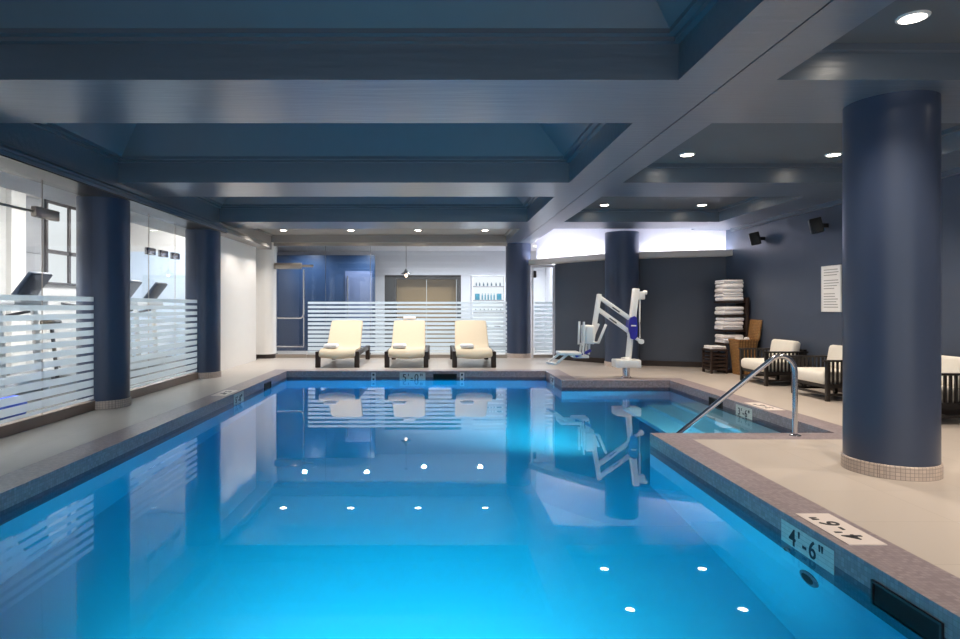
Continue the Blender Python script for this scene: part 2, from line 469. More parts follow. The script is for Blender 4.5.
# curved far wall with the lit cove shelf
ctrl = [(1.75, 15.95), (2.19, 15.2), (2.8, 14.25), (3.6, 13.31), (4.21, 12.89), (5.2, 12.5), (5.87, 12.33), (6.5, 12.2)]
def catmull(P, n=8):
    out = []
    for i in range(1, len(P) - 2):
        p0, p1, p2, p3 = [Vector(p) for p in P[i - 1:i + 3]]
        for k in range(n):
            t = k / n
            out.append(0.5 * ((2 * p1) + (p2 - p0) * t + (2 * p0 - 5 * p1 + 4 * p2 - p3) * t * t + (3 * p1 - p0 - 3 * p2 + p3) * t ** 3))
    out.append(Vector(P[-2])); return out
edge = catmull(ctrl)
def offs(c, d):
    r = []
    for i, p in enumerate(c):
        a = c[max(0, i - 1)]; b = c[min(len(c) - 1, i + 1)]
        t = (b - a).normalized(); n = Vector((-t.y, t.x))
        r.append(p + n * d)
    return r
def ribbon(bm, c, d0, d1, z0, z1):
    A, B = offs(c, d0), offs(c, d1)
    rows = [[bm.verts.new((A[i].x, A[i].y, z0)), bm.verts.new((B[i].x, B[i].y, z0)), bm.verts.new((B[i].x, B[i].y, z1)), bm.verts.new((A[i].x, A[i].y, z1))] for i in range(len(c))]
    for i in range(len(c) - 1):
        for k in range(4):
            bm.faces.new((rows[i][k], rows[i][(k + 1) % 4], rows[i + 1][(k + 1) % 4], rows[i + 1][k]))
    bm.faces.new(rows[0]); bm.faces.new(rows[-1][::-1])
lower = [p for p in edge if p.x > 2.5]
bm = NB(); ribbon(bm, lower, 0.30, 0.45, 0, 2.28)
struct('wall_far', bm, M['dark_wall'], 'curved charcoal wall under the lit cove')
bm = NB(); ribbon(bm, edge, 0.30, 0.45, 2.30, 3.25)
struct('wall_far_upper', bm, M['cove_wall'], 'curved white upper wall washed by cove light')
bm = NB(); ribbon(bm, lower, 0.275, 0.30, 0, 0.11); struct('baseboard_far', bm, M['baseboard'])
bm = NB(); ribbon(bm, edge, 0.0, 0.30, 2.265, 2.30); ribbon(bm, edge, 0.0, 0.025, 2.30, 2.385)
struct('trim_1', bm, M['shelf_lip'], 'curved cove shelf with raised lip hiding a light strip')
for a, c, lab in ((2.25, 3.45, 'glowing white light strip in the cove shelf between the two far columns'), (4.28, 5.84, 'glowing white light strip in the cove shelf beside the blue grey wall')):
    bm = NB(); ribbon(bm, [p for p in catmull(ctrl, 24) if a < p.x < c], 0.10, 0.14, 2.301, 2.315)
    tag(obj('light_strip', bm, M['led']), lab, 'light', 'cove light strips')

bm = NB(); box(bm, XB2, XB2 + 0.012, 12.352, 15.5, ZS + 0.001, 3.2); struct('trim_5', bm, M['cove_wall'], 'white lining of the cove recess beside the main beam')
# ------------------------------------------------------------------ columns
def column(x, y, r, top, label):
    c = thing('round_column', label, 'column', (x, y, 0), group='round blue columns')
    b = NB(); lathe(b, [(r, 0.1), (r, top)], seg=64); obj('shaft', b, M['column'], c)
    b = NB(); lathe(b, [(r + 0.012, 0.0), (r + 0.012, 0.094), (r + 0.006, 0.1)], seg=64); obj('mosaic_base', b, M['mosaic_tan'], c)
    return c
column(3.46, 4.74, 0.305, ZS, 'thick dark blue round column standing on the deck nearest the depth marker')
column(-4.2, 7.8, 0.30, 2.6, 'navy round column between the two gym windows')
column(-4.17, 11.03, 0.295, 2.6, 'navy round column where the gym glass meets the white wall')
column(3.87, 13.02, 0.345, ZS, 'dark round column behind the white pool lift')
column(2.0, 15.36, 0.31, ZS, 'dark round column between the shower product shelf and the narrow glass door')

# ------------------------------------------------------------------ glass walls
def stripes_x(bm, x, y0, y1, n=13, top=1.365):
    for k in range(n):
        z1 = top - 0.1 * k; h = 0.055 + 0.0022 * k
        if z1 - h < 0.13: h = z1 - 0.13
        if h > 0.01: box(bm, x - 0.001, x + 0.001, y0, y1, z1 - h, z1)
def stripes_y(bm, y, x0, x1, n=13, top=1.365):
    for k in range(n):
        z1 = top - 0.1 * k; h = 0.055 + 0.0022 * k
        if z1 - h < 0.13: h = z1 - 0.13
        if h > 0.01: box(bm, x0, x1, y - 0.001, y + 0.001, z1 - h, z1)
def gym_glass(name, y0, y1, seams, label):
    w = struct(name, None, None, label)
    ys = [y0] + seams + [y1]
    for a, b_ in zip(ys, ys[1:]):
        b = NB(); box(b, WXL - 0.006, WXL + 0.006, a + 0.002, b_ - 0.002, 0.11, 2.59); obj('glass_pane', b, M['glass'], w)
    b = NB(); stripes_x(b, WXL + 0.008, y0, y1); obj('frosted_stripes', b, M['frost'], w, smooth=False)
    for s in seams:
        b = NB(); box(b, WXL - 0.004, WXL + 0.004, s - 0.004, s + 0.004, 0.11, 2.59); obj('glass_joint', b, M['nickel'], w)
    b = NB(); box(b, WXL - 0.08, WXL + 0.03, y0, y1, 0, 0.11); obj('sill', b, M['curb'], w)
    return w
w1 = gym_glass('window_1', 4.9, 7.52, [6.54], 'frosted striped gym glass before the first navy column')
b = NB(); box(b, WXL - 0.03, WXL + 0.03, 6.40, 6.80, 2.18, 2.29, bev=0.01); obj('clamp_fitting', b, M['nickel'], w1)
b = NB(); tube(b, [(WXL - 0.02, 6.6, 2.235), (WXL - 0.02, 4.95, 2.235)], 0.014); obj('clamp_rod', b, M['nickel'], w1)
w2 = gym_glass('window_2', 8.08, 10.75, [8.95, 9.85], 'frosted striped gym glass between the two navy columns')
for yy in (9.0, 9.42, 9.85):
    b = NB(); box(b, WXL - 0.03, WXL + 0.03, yy - 0.12, yy + 0.12, 2.0, 2.1, bev=0.01); obj('clamp_fitting', b, M['steel'], w2)

# far glass partition and its door
YG = 15.08
w3 = struct('window_3', None, None, 'frosted striped glass partition behind the loungers')
xs = [-3.17, -2.72, -1.63, 1.69]
for a, b_ in zip(xs, xs[1:]):
    b = NB(); box(b, a + 0.003, b_ - 0.003, YG - 0.006, YG + 0.006, 0.08, 2.72); obj('glass_pane', b, M['glass'], w3)
for s in xs[1:-1]:
    b = NB(); box(b, s - 0.006, s + 0.006, YG - 0.008, YG + 0.008, 0.08, 2.72); obj('glass_joint', b, M['steel'], w3)
b = NB(); stripes_y(b, YG - 0.010, -3.15, 1.69); obj('frosted_stripes', b, M['frost'], w3, smooth=False)
b = NB(); box(b, -3.97, 1.69, YG - 0.06, YG + 0.06, 2.72, 2.80); obj('head_rail', b, M['nickel'], w3)
b = NB(); box(b, -3.18, 1.69, YG - 0.03, YG + 0.03, 0, 0.08); obj('floor_rail', b, M['nickel'], w3)
d1 = struct('door_1', None, None, 'clear glass door with looped bar handle beside the white pier')
b = NB(); box(b, -3.93, -3.19, YG - 0.006, YG + 0.006, 0.09, 2.16); obj('glass_pane', b, M['glass'], d1)
b = NB(); box(b, -3.96, -3.18, YG - 0.006, YG + 0.006, 2.31, 2.72); obj('transom_pane', b, M['glass'], d1)
b = NB(); box(b, -3.96, -3.30, YG - 0.04, YG + 0.04, 2.16, 2.31, bev=0.01)
tube(b, [(-3.35, YG, 2.235), (-3.02, YG, 2.235)], 0.03); obj('clamp_fitting', b, M['nickel'], d1)
b = NB(); box(b, -3.93, -3.19, YG - 0.03, YG + 0.03, 0.005, 0.09); obj('floor_rail', b, M['nickel'], d1)
b = NB()
tube(b, [(-3.24, YG - 0.06, 2.16), (-3.24, YG - 0.06, 1.08), (-3.26, YG - 0.06, 1.0), (-3.32, YG - 0.06, 0.97), (-3.88, YG - 0.06, 0.97)], 0.022)
tube(b, [(-3.24, YG - 0.06, 1.0), (-3.24, YG - 0.06, 0.28)], 0.018); tube(b, [(-3.9, YG - 0.06, 2.16), (-3.9, YG - 0.06, 0.28)], 0.016)
tube(b, [(-3.24, YG - 0.06, 0.28), (-3.9, YG - 0.06, 0.28)], 0.018)
for zz in (2.1, 0.3):
    tube(b, [(-3.24, YG - 0.06, zz), (-3.24, YG, zz)], 0.012)
obj('handle', b, M['steel'], d1)
d2 = struct('door_2', None, None, 'narrow frosted striped glass door between far column and curved wall')
b = NB(); box(b, 2.33, 2.80, YG - 0.006, YG + 0.006, 0.08, 2.2); obj('glass_pane', b, M['glass'], d2)
b = NB(); stripes_y(b, YG - 0.010, 2.36, 2.79); obj('frosted_stripes', b, M['frost'], d2, smooth=False)
b = NB(); box(b, 2.29, 2.33, YG - 0.03, YG + 0.03, 0, 2.26); box(b, 2.33, 2.80, YG - 0.03, YG + 0.03, 2.2, 2.26); box(b, 2.80, 2.90, YG - 0.03, YG + 0.03, 0, 2.26); obj('frame', b, M['lobby_white'], d2)
b = NB(); box(b, 2.33, 2.40, YG - 0.05, YG - 0.012, 1.95, 2.12, bev=0.01); obj('hinge', b, M['darkmetal'], d2)
b = NB(); box(b, 2.33, 2.80, YG - 0.03, YG + 0.03, 0.005, 0.08); obj('floor_rail', b, M['nickel'], d2)

# ------------------------------------------------------------------ gym behind the glass
bm = NB(); box(bm, -8.0, -4.26, 2.0, 15.45, 0.001, 0.012); struct('floor_gym', bm, M['gym_floor'])
bm = NB(); box(bm, -8.2, -8.0, 2, 15.7, 0, 3.7); struct('wall_gym_side', bm, M['gym_wall'])
bm = NB(); box(bm, -8.0, -4.46, 15.5, 15.7, 0, 3.7); struct('wall_gym_end', bm, M['gym_wall'])
bm = NB(); box(bm, -7.99, -4.47, 15.46, 15.5, 0, 2.62); struct('trim_2', bm, M['gym_blue'], 'pale blue gym end wall panelling')
bm = NB(); box(bm, -8.2, -4.3, 1.8, 2.0, 0, 3.7); struct('wall_gym_near', bm, M['gym_wall'])
bm = NB(); box(bm, -8.2, -4.3, 1.8, 15.7, 3.6, 3.7); box(bm, -5.0, -4.3, 2, 15.5, 2.62, 3.6)
struct('ceiling_gym', bm, M['gym_wall'])
bm = NB(); box(bm, -8.0, -7.9, 11.5, 11.9, 0, 3.6); struct('trim_3', bm, M['white_wall'], 'white pilaster on the gym side wall')
bm = NB(); box(bm, -8.0, -7.95, 11.92, 12.5, 2.3, 3.4, bev=0.01); box(bm, -8.0, -7.97, 11.92, 12.5, 1.2, 2.3)
struct('trim_4', bm, M['gym_grey'], 'grey panel on the gym side wall')
gw = struct('window_4', None, None, 'bright gym window with dark frame and white blind')
b = NB(); box(b, -8.0, -7.96, 12.62, 14.6, 1.75, 3.42); obj('blind', b, M['blind'], gw)
b = NB()
for (y0, y1, z0, z1) in ((12.58, 14.6, 3.36, 3.46), (12.58, 14.6, 2.34, 2.42), (13.32, 13.40, 1.72, 3.4), (12.56, 12.62, 1.72, 3.46), (12.58, 14.6, 1.70, 1.75)):
    box(b, -7.97, -7.92, y0, y1, z0, z1)
obj('frame', b, M['frame_dark'], gw)
def light_panel(x, y, z, lx, ly, m, label):  # unseen panels added above the glass head to light gym and deck
    t_ = thing('ceiling_light_panel', label, 'light', (x, y, z))
    b = NB(); ring(b, -lx / 2 - .03, lx / 2 + .03, -ly / 2 - .03, ly / 2 + .03, -0.03, 0.0, 0.03); obj('frame', b, M['silver'], t_)
    b = NB(); box(b, -lx / 2, lx / 2, -ly / 2, ly / 2, -0.02, -0.005); obj('diffuser', b, m, t_)
light_panel(-5.7, 4.8, 3.6, 0.5, 1.6, M['panel_light'], 'long gym ceiling light panel nearest the pool end')
light_panel(-5.7, 8.0, 3.6, 0.5, 1.6, M['panel_light'], 'long gym ceiling light panel above the nearest treadmill')
light_panel(-5.7, 11.2, 3.6, 0.5, 1.6, M['panel_light'], 'long gym ceiling light panel above the middle treadmills')
light_panel(-5.7, 14.2, 3.6, 0.5, 1.6, M['panel_light'], 'long gym ceiling light panel beside the pale blue end wall')

def make_treadmill():
    t_ = thing('treadmill', 'x', 'treadmill', group='treadmills facing the pool')
    b = NB(); box(b, -1.75, 0.1, -0.38, 0.38, 0.05, 0.2, bev=0.03); obj('deck', b, M['silver'], t_)
    b = NB(); box(b, -1.7, -0.15, -0.27, 0.27, 0.2, 0.212); obj('running_belt', b, M['black'], t_)
    b = NB(); box(b, -0.15, 0.15, -0.36, 0.36, 0.1, 0.34, bev=0.06, seg=3); obj('motor_cover', b, M['silver'], t_)
    for s in (-1, 1):
        b = NB(); bar(b, (-0.05, s * 0.36, 0.15), (-0.12, s * 0.36, 1.3), 0.06, 0.1, bev=0.015); obj('upright', b, M['silver'], t_)
        b = NB(); tube(b, [(-0.1, s * 0.36, 1.2), (-0.5, s * 0.36, 1.12), (-0.6, s * 0.36, 1.05)], 0.022); obj('handrail', b, M['darkmetal'], t_)
    mt = Matrix.Translation((-0.05, 0, 1.36)) @ Matrix.Rotation(R(38), 4, 'Y')
    b = NB(); box(b, -0.035, 0.035, -0.23, 0.23, -0.02, 0.44, bev=0.03, seg=3, mtx=mt)
    obj('console', b, M['console'], t_)
    b = NB(); box(b, -0.12, 0.1, -0.36, 0.36, 1.24, 1.34, bev=0.03); obj('console_tray', b, M['silver'], t_)
    for s in (-1, 1):
        b = NB(); tube(b, [(-1.6, s * 0.3, 0), (-1.6, s * 0.3, 0.06)], 0.03); obj('foot', b, M['black'], t_)
        b = NB(); tube(b, [(0.0, s * 0.3, 0), (0.0, s * 0.3, 0.11)], 0.03); obj('foot', b, M['black'], t_)
    return t_
tm = make_treadmill(); tm.location = (-5.55, 8.35, 0); tm['label'] = 'dark console treadmill behind the gym glass before the first navy column'
dup(tm, (-5.55, 12.0, 0), 'treadmill with tilted dark console seen mid pane between the navy columns')
dup(tm, (-5.55, 10.95, 0), 'treadmill half hidden behind the first navy column, between the two others')
# exercise bike
bk = thing('exercise_bike', 'upright exercise bike in front of the bright gym window', 'exercise bike', (-6.1, 10.15, 0))
b = NB(); box(b, -0.5, -0.42, -0.25, 0.25, 0, 0.07, bev=0.02); box(b, 0.42, 0.5, -0.25, 0.25, 0, 0.07, bev=0.02); bar(b, (-0.46, 0, 0.06), (0.46, 0, 0.06), 0.08, 0.06); obj('base', b, M['darkmetal'], bk)
b = NB(); tube(b, [(0.2, -0.06, 0.4), (0.2, 0.06, 0.4)], 0.27, seg=28); obj('flywheel_cover', b, M['silver'], bk)
b = NB(); tube(b, [(-0.12, 0, 0.06), (-0.22, 0, 0.95)], 0.03); obj('seat_post', b, M['darkmetal'], bk)
b = NB(); box(b, -0.36, -0.1, -0.11, 0.11, 0.95, 1.03, bev=0.035, seg=3); obj('saddle', b, M['black'], bk)
b = NB(); tube(b, [(0.3, 0, 0.06), (0.38, 0, 1.62)], 0.025); obj('front_post', b, M['darkmetal'], bk)
b = NB(); tube(b, [(0.1, -0.26, 1.3), (0.34, -0.22, 1.26), (0.34, 0.22, 1.26), (0.1, 0.26, 1.3)], 0.02); obj('handlebar', b, M['darkmetal'], bk)
b = NB(); box(b, 0.34, 0.42, -0.13, 0.13, 1.6, 1.7, bev=0.02); obj('console', b, M['console'], bk)
b = NB(); tube(b, [(-4.72, 5.9, 0.13), (-4.72, 6.95, 0.13)], 0.13, seg=24)
tag(obj('exercise_mat', b, M['mat_blue']), 'bright blue rolled exercise mat on the gym floor against the glass', 'mat')

# ------------------------------------------------------------------ lobby beyond the far glass
bm = NB(); box(bm, -5.2, 4.2, YEND + 0.4, 20.5, T, 0); struct('floor_lobby', bm, M['floor'])
bm = NB(); box(bm, -5.2, 4.2, 15.5, 20.5, 2.95, 3.05); struct('ceiling_lobby', bm, M['lobby_white'])
bm = NB()
box(bm, -5.0, -1.62, 19.0, 19.15, 0, 2.95); box(bm, -1.62, 0.72, 19.0, 19.15, 2.21, 2.95); box(bm, 0.72, 4.2, 19.0, 19.15, 0, 2.95)
struct('wall_lobby', bm, M['lobby_white'], 'white lobby wall around the tan doors')
bm = NB(); box(bm, 3.3, 3.5, 15.5, 19.0, 0, 2.95); struct('wall_lobby_side', bm, M['lobby_white'])
bm = NB(); box(bm, -5.0, -1.77, 17.5, 17.65, 0, 2.70); struct('wall_lobby_screen', bm, M['lobby_blue'], 'deep blue screen wall in the lobby')
bm = NB(); box(bm, -5.0, -4.9, 15.5, 19.0, 0, 2.95); struct('wall_lobby_left', bm, M['lobby_blue'])
bm = NB(); box(bm, -2.6, -1.84, 17.46, 17.5, 0, 2.25); d3 = struct('door_3', bm, M['lobby_grey'], 'blue grey flush door in the screen wall')
b = NB(); tube(b, [(-2.52, 17.40, 0.9), (-2.52, 17.40, 2.1)], 0.022); tube(b, [(-2.52, 17.40, 1.0), (-2.52, 17.47, 1.0)], .012); tube(b, [(-2.52, 17.40, 2.0), (-2.52, 17.47, 2.0)], .012); obj('pull_handle', b, M['steel'], d3)
d4 = struct('door_4', None, None, 'tan double doors in a dark frame')
for a in (-1.28, -0.34):
    b = NB(); box(b, a, a + 0.93, 19.5, 19.55, 0, 2.10); obj('door_leaf', b, M['tan'], d4)
b = NB(); box(b, -1.62, -1.28, 19.0, 19.6, 0, 2.21); box(b, 0.60, 0.72, 19.0, 19.6, 0, 2.21); box(b, -1.28, 0.60, 19.0, 19.6, 2.10, 2.21); obj('frame', b, M['tan_frame'], d4)
pl = thing('pendant_lamp', 'small black pendant lamp hanging in the lobby before the tan doors', 'lamp', (-0.87, 17.2, 2.95))
b = NB(); lathe(b, [(0.05, -0.03), (0.05, 0.0)], seg=20); obj('ceiling_rose', b, M['black'], pl)
b = NB(); tube(b, [(0, 0, -0.02), (0, 0, -0.66)], 0.006); obj('cord', b, M['black'], pl)
b = NB(); lathe(b, [(0.15, -0.80), (0.14, -0.785), (0.06, -0.74), (0.025, -0.66), (0.02, -0.65)], seg=24); obj('lamp_shade', b, M['black'], pl)
b = NB(); lathe(b, [(0.012, -0.885), (0.035, -0.86), (0.04, -0.83), (0.02, -0.8)], seg=16); obj('bulb', b, emit('bulb_glow', (255, 214, 180), 8.0), pl)
# product shelf
ps = thing('display_shelf', 'white backlit product shelf on the lobby wall beside the dark column', 'shelf', (1.54, 18.85, 0))
b = NB(); box(b, -0.47, 0.47, 0.13, 0.15, 0.12, 2.16); obj('back_panel', b, M['shelf_white'], ps)
b = NB(); box(b, -0.5, -0.47, -0.15, 0.15, 0.05, 2.2); box(b, 0.47, 0.5, -0.15, 0.15, 0.05, 2.2); box(b, -0.47, 0.47, -0.15, 0.15, 2.16, 2.2); box(b, -0.47, 0.47, -0.15, 0.15, 0.05, 0.12); obj('case', b, M['lobby_white'], ps)
SH = [1.87, 1.45, 1.07, 0.58]
for z in SH:
    b = NB(); box(b, -0.47, 0.47, -0.15, 0.13, z - 0.03, z); obj('shelf_board', b, M['gym_grey'], ps)
def bottle_mesh(r, h):
    b = NB(); lathe(b, [(r * .95, 0), (r, 0.01), (r, h * 0.68), (r * 0.5, h * 0.78), (r * 0.4, h * 0.8), (r * 0.4, h)], seg=12); return b
small = bottle_mesh(0.022, 0.11); tall = bottle_mesh(0.022, 0.20)
bs = obj('bottle', small, M['bottle_grey']); bt = obj('bottle', tall, M['teal'])
sn = ['top', 'second', 'third', 'lowest']
def put(src, x, z, label, cat, group, first=[set()]):
    if src.name not in first[0]: first[0].add(src.name); o = src
    else: o = src.copy(); C.objects.link(o)
    o.location = (1.54 + x, 18.83, z); tag(o, label, cat, group); return o
for k, x in enumerate((-0.36, -0.26, -0.14, -0.02, 0.1, 0.24, 0.36)):
    put(bs, x, SH[0], f'small slate bottle on the top display shelf, {ORD[k]} counted from the tan doors', 'bottle', 'bottles on the display shelf')
for k, x in enumerate((-0.18, -0.09, 0.0, 0.09, 0.18)):
    put(bt, x, SH[1], f'slim teal bottle on the second display shelf, {ORD[k]} counted from the tan doors', 'bottle', 'bottles on the display shelf')
b = NB(); box(b, -0.07, 0.07, -0.05, 0.05, 0, 0.19, bev=0.006); pk = obj('product_box', b, M['teal'])
put(pk, -0.33, SH[1], 'teal product box on the second display shelf, at its end by the tan doors', 'box', 'product boxes on the display shelf')
put(pk, 0.33, SH[1], 'teal product box on the second display shelf, at its end by the dark column', 'box', 'product boxes on the display shelf')
for k, x in enumerate((-0.38, -0.24, -0.12, 0.0, 0.1, 0.26, 0.38)):
    put(bs, x, SH[2], f'small slate bottle on the third display shelf, {ORD[k]} counted from the tan doors', 'bottle', 'bottles on the display shelf')
b = NB(); box(b, -0.09, 0.09, -0.05, 0.05, 0, 0.08, bev=0.006); pk2 = obj('product_box', b, M['console'])
put(pk2, -0.1, SH[3], 'low dark product box on the lowest display shelf above the lounger back', 'box', 'product boxes on the display shelf')
put(pk2, 0.28, SH[3], 'low dark product box on the lowest display shelf beside the dark column', 'box', 'product boxes on the display shelf')

# ------------------------------------------------------------------ downlights
def make_downlight():
    t_ = thing('ceiling_downlight', 'x', 'light', group='recessed ceiling downlights')
    b = NB()
    prof = [(0.072, -0.012), (0.088, -0.008), (0.091, 0.0), (0.072, 0.0)]
    rings = [[b.verts.new((r * math.cos(2 * math.pi * k / 32), r * math.sin(2 * math.pi * k / 32), z)) for k in range(32)] for r, z in prof]
    for i in range(4):
        for k in range(32):
            b.faces.new((rings[i][k], rings[i][(k + 1) % 32], rings[(i + 1) % 4][(k + 1) % 32], rings[(i + 1) % 4][k]))
    obj('trim_ring', b, M['lift_white'], t_)
    b = NB(); lathe(b, [(0.070, -0.008), (0.070, -0.002)], seg=32); obj('lens', b, M['lens'], t_)
    return t_
dl = make_downlight()
def spot(loc, W, col=(1.0, 0.88, 0.74), size=R(112), parent=None):
    l = bpy.data.lights.new('downlight_lamp', 'SPOT'); l.energy = W; l.color = col; l.spot_size = size; l.spot_blend = 0.7; l.shadow_soft_size = 0.06
    o = bpy.data.objects.new('downlight_lamp', l); C.objects.link(o); o.location = (0, 0, -0.03) if parent else loc
    o.parent = parent
    return o
bayname = {2.2: 'bay nearest the camera', 3.81: 'bay before the first cross beam', 5.8: 'bay behind the first cross beam', 7.25: 'bay before the second cross beam', 9.4: 'bay behind the second cross beam', 10.85: 'bay before the cove'}
first = True
for y, nm in bayname.items():
    for x, side in ((2.92, 'beside the main beam'), (4.63, 'nearer the wall')):
        lab = f'round ceiling downlight in the {nm}, {side}'
        o = dl if first else copy_tree(dl); first = False
        o.location = (x, y, 3.03); o['label'] = lab; o['group'] = 'recessed ceiling downlights'
for k, x in enumerate((-3.47, -1.95, -0.44, 1.07)):
    for yy, nm in ((13.95, 'above the lounger backs'), (12.62, 'above the lounger feet')):
        o = copy_tree(dl); o.location = (x, yy, 2.97)
        o['label'] = f'round ceiling downlight {nm}, {ORD[k]} counted from the white wall'; o['group'] = 'recessed ceiling downlights'
lobby = []
for x, nm in ((-3.6, 'behind the glass door'), (-1.92, 'behind the lounger nearest the white wall'), (-0.38, 'behind the middle lounger'), (1.2, 'before the product shelf'), (2.75, 'behind the narrow glass door')):
    o = copy_tree(dl); o.location = (x, 16.8 if x < -1 else 17.35, 2.95); o['label'] = f'lobby ceiling downlight {nm}'; o['group'] = 'recessed lobby downlights'; lobby.append(o)
    spot(None, 190, parent=o, col=(0.92, 0.95, 1.0), size=R(165))
for o in [o for o in bpy.data.objects if o.name.startswith('ceiling_downlight') and o not in lobby]:
    far = o.location.y > 12
    spot(None, 98 if far else 125, size=R(124) if far else R(118), parent=o, col=(1.0, 0.93, 0.86) if far else (1.0, 0.84, 0.68))

# ------------------------------------------------------------------ loungers
def make_lounger():
    t_ = thing('sun_lounger', 'x', 'sun lounger', group='cream sun loungers in a row')
    # local: x across, y 0 (foot end) to 2.1
    for s in (-1, 1):
        b = NB(); box(b, s * 0.40 - 0.05, s * 0.40 + 0.05, 0.0, 0.11, 0, 0.33, bev=0.012); obj('leg', b, M['wood'], t_)
        b = NB(); box(b, s * 0.40 - 0.05, s * 0.40 + 0.05, 1.95, 2.06, 0, 0.33, bev=0.012); obj('leg', b, M['wood'], t_)
        b = NB(); bar(b, (s * 0.40, 0.10, 0.285), (s * 0.40, 1.96, 0.285), 0.06, 0.10, bev=0.01); obj('side_rail', b, M['wood'], t_)
    b = NB()
    prof = []
    for k in range(9):
        x = -0.37 + 0.74 * k / 8; prof.append((x, 0.235 - 0.05 * (1 - (2 * k / 8 - 1) ** 2)))
    poly = [(-0.37, 0.30)] + prof + [(0.37, 0.30)]
    prism(b, poly, 0.02, 0.07, 'Y'); obj('front_rail', b, M['wood'], t_)
    b = NB()
    for k in range(12): box(b, -0.37, 0.37, 0.12 + 0.15 * k, 0.20 + 0.15 * k, 0.27, 0.29)
    obj('slats', b, M['wood'], t_)
    b = NB(); bar(b, (-0.3, 1.25, 0.32), (-0.3, 1.5, 0.78), 0.04, 0.05); bar(b, (0.3, 1.25, 0.32), (0.3, 1.5, 0.78), 0.04, 0.05); bar(b, (-0.32, 1.42, 0.6), (0.32, 1.42, 0.6), .04, .04); obj('back_frame', b, M['wood'], t_)
    # cushion: swept profile, sagging across its width at the foot lip
    path = [(-0.035, 0.225), (-0.02, 0.30), (0.06, 0.345), (0.30, 0.35), (0.55, 0.335), (0.75, 0.335), (0.88, 0.365), (1.0, 0.46), (1.22, 0.68), (1.42, 0.88), (1.46, 0.915)]
    th = 0.065
    b = NB(); nx = 14
    P = [Vector(p) for p in path]
    nr = []
    for i in range(len(P)):
        d = (P[min(i + 1, len(P) - 1)] - P[max(i - 1, 0)]).normalized(); nr.append(Vector((-d.y, d.x)))
    gt, gb = [], []
    for i, p in enumerate(P):
        wd = 0.375 - 0.02 * max(0, (i - 6) / 4); rt, rb = [], []
        for k in range(nx + 1):
            u = -1 + 2 * k / nx; puff = 0.018 * (1 - u ** 4)
            sag = -0.05 * (1 - u * u) if i <= 1 else (-0.022 * (1 - u * u) if i <= 5 else 0)
            a = p + nr[i] * (th / 2 + puff); c = p - nr[i] * (th / 2)
            rt.append(b.verts.new((u * wd, a.x, a.y + sag))); rb.append(b.verts.new((u * wd, c.x, c.y + sag)))
        gt.append(rt); gb.append(rb)
    for i in range(len(P) - 1):
        for k in range(nx):
            b.faces.new((gt[i][k], gt[i][k + 1], gt[i + 1][k + 1], gt[i + 1][k]))
            b.faces.new((gb[i][k], gb[i + 1][k], gb[i + 1][k + 1], gb[i][k + 1]))
        b.faces.new((gt[i][0], gt[i + 1][0], gb[i + 1][0], gb[i][0])); b.faces.new((gt[i][nx], gb[i][nx], gb[i + 1][nx], gt[i + 1][nx]))
    for k in range(nx):
        b.faces.new((gt[0][k], gb[0][k], gb[0][k + 1], gt[0][k + 1])); b.faces.new((gt[-1][k], gt[-1][k + 1], gb[-1][k + 1], gb[-1][k]))
    cu = obj('cushion', b, M['cream'], t_, angle=80)
    sb = cu.modifiers.new('smooth', 'SUBSURF'); sb.levels = 1; sb.render_levels = 2
    return t_
lg = make_lounger(); lg.location = (-2.05, 12.66, 0); lg['label'] = 'cream cushioned sun lounger nearest the white wall and glass door'
dup(lg, (-0.635, 12.66, 0), 'middle cream cushioned sun lounger, with a towel roll on its headrest')
dup(lg, (0.75, 12.66, 0), 'cream cushioned sun lounger nearest the dark column and product shelf')
def towel_mesh(sx, sy, sz, layers=3, seed=0):
    rnd = random.Random(seed); b = NB(); h = sz / layers
    for k in range(layers):
        j = rnd.uniform(-0.02, 0.02); j2 = rnd.uniform(-0.02, 0.02)
        box(b, -sx / 2 + j, sx / 2 + j2, -sy / 2 + j2, sy / 2 + j, k * h * 0.98, k * h * 0.98 + h, bev=h * 0.42, seg=3)
    return b
tw = obj('folded_towel', towel_mesh(0.27, 0.34, 0.08, 1, 3), M['towel'])
tag(tw, 'white folded towel on the seat of the lounger nearest the white wall', 'towel', 'towels on the loungers')
tw.location = (-2.22, 12.98, 0.384)
for x, lab in ((-0.79, 'white folded towel on the seat of the middle lounger'), (0.62, 'white folded towel on the seat of the lounger nearest the dark column')):
    c = tw.copy(); C.objects.link(c); c.location = (x, 12.98, 0.384); c['label'] = lab
b = NB(); tube(b, [(-0.14, 0, 0), (-0.13, 0, 0), (0.13, 0, 0), (0.14, 0, 0)], 0.04, seg=18, radii=[0.028, 0.04, 0.04, 0.028])
rt = obj('rolled_towel', b, M['towel']); rt.location = (-0.635, 14.10, 0.985)
tag(rt, 'white rolled towel on the headrest of the middle lounger', 'towel')

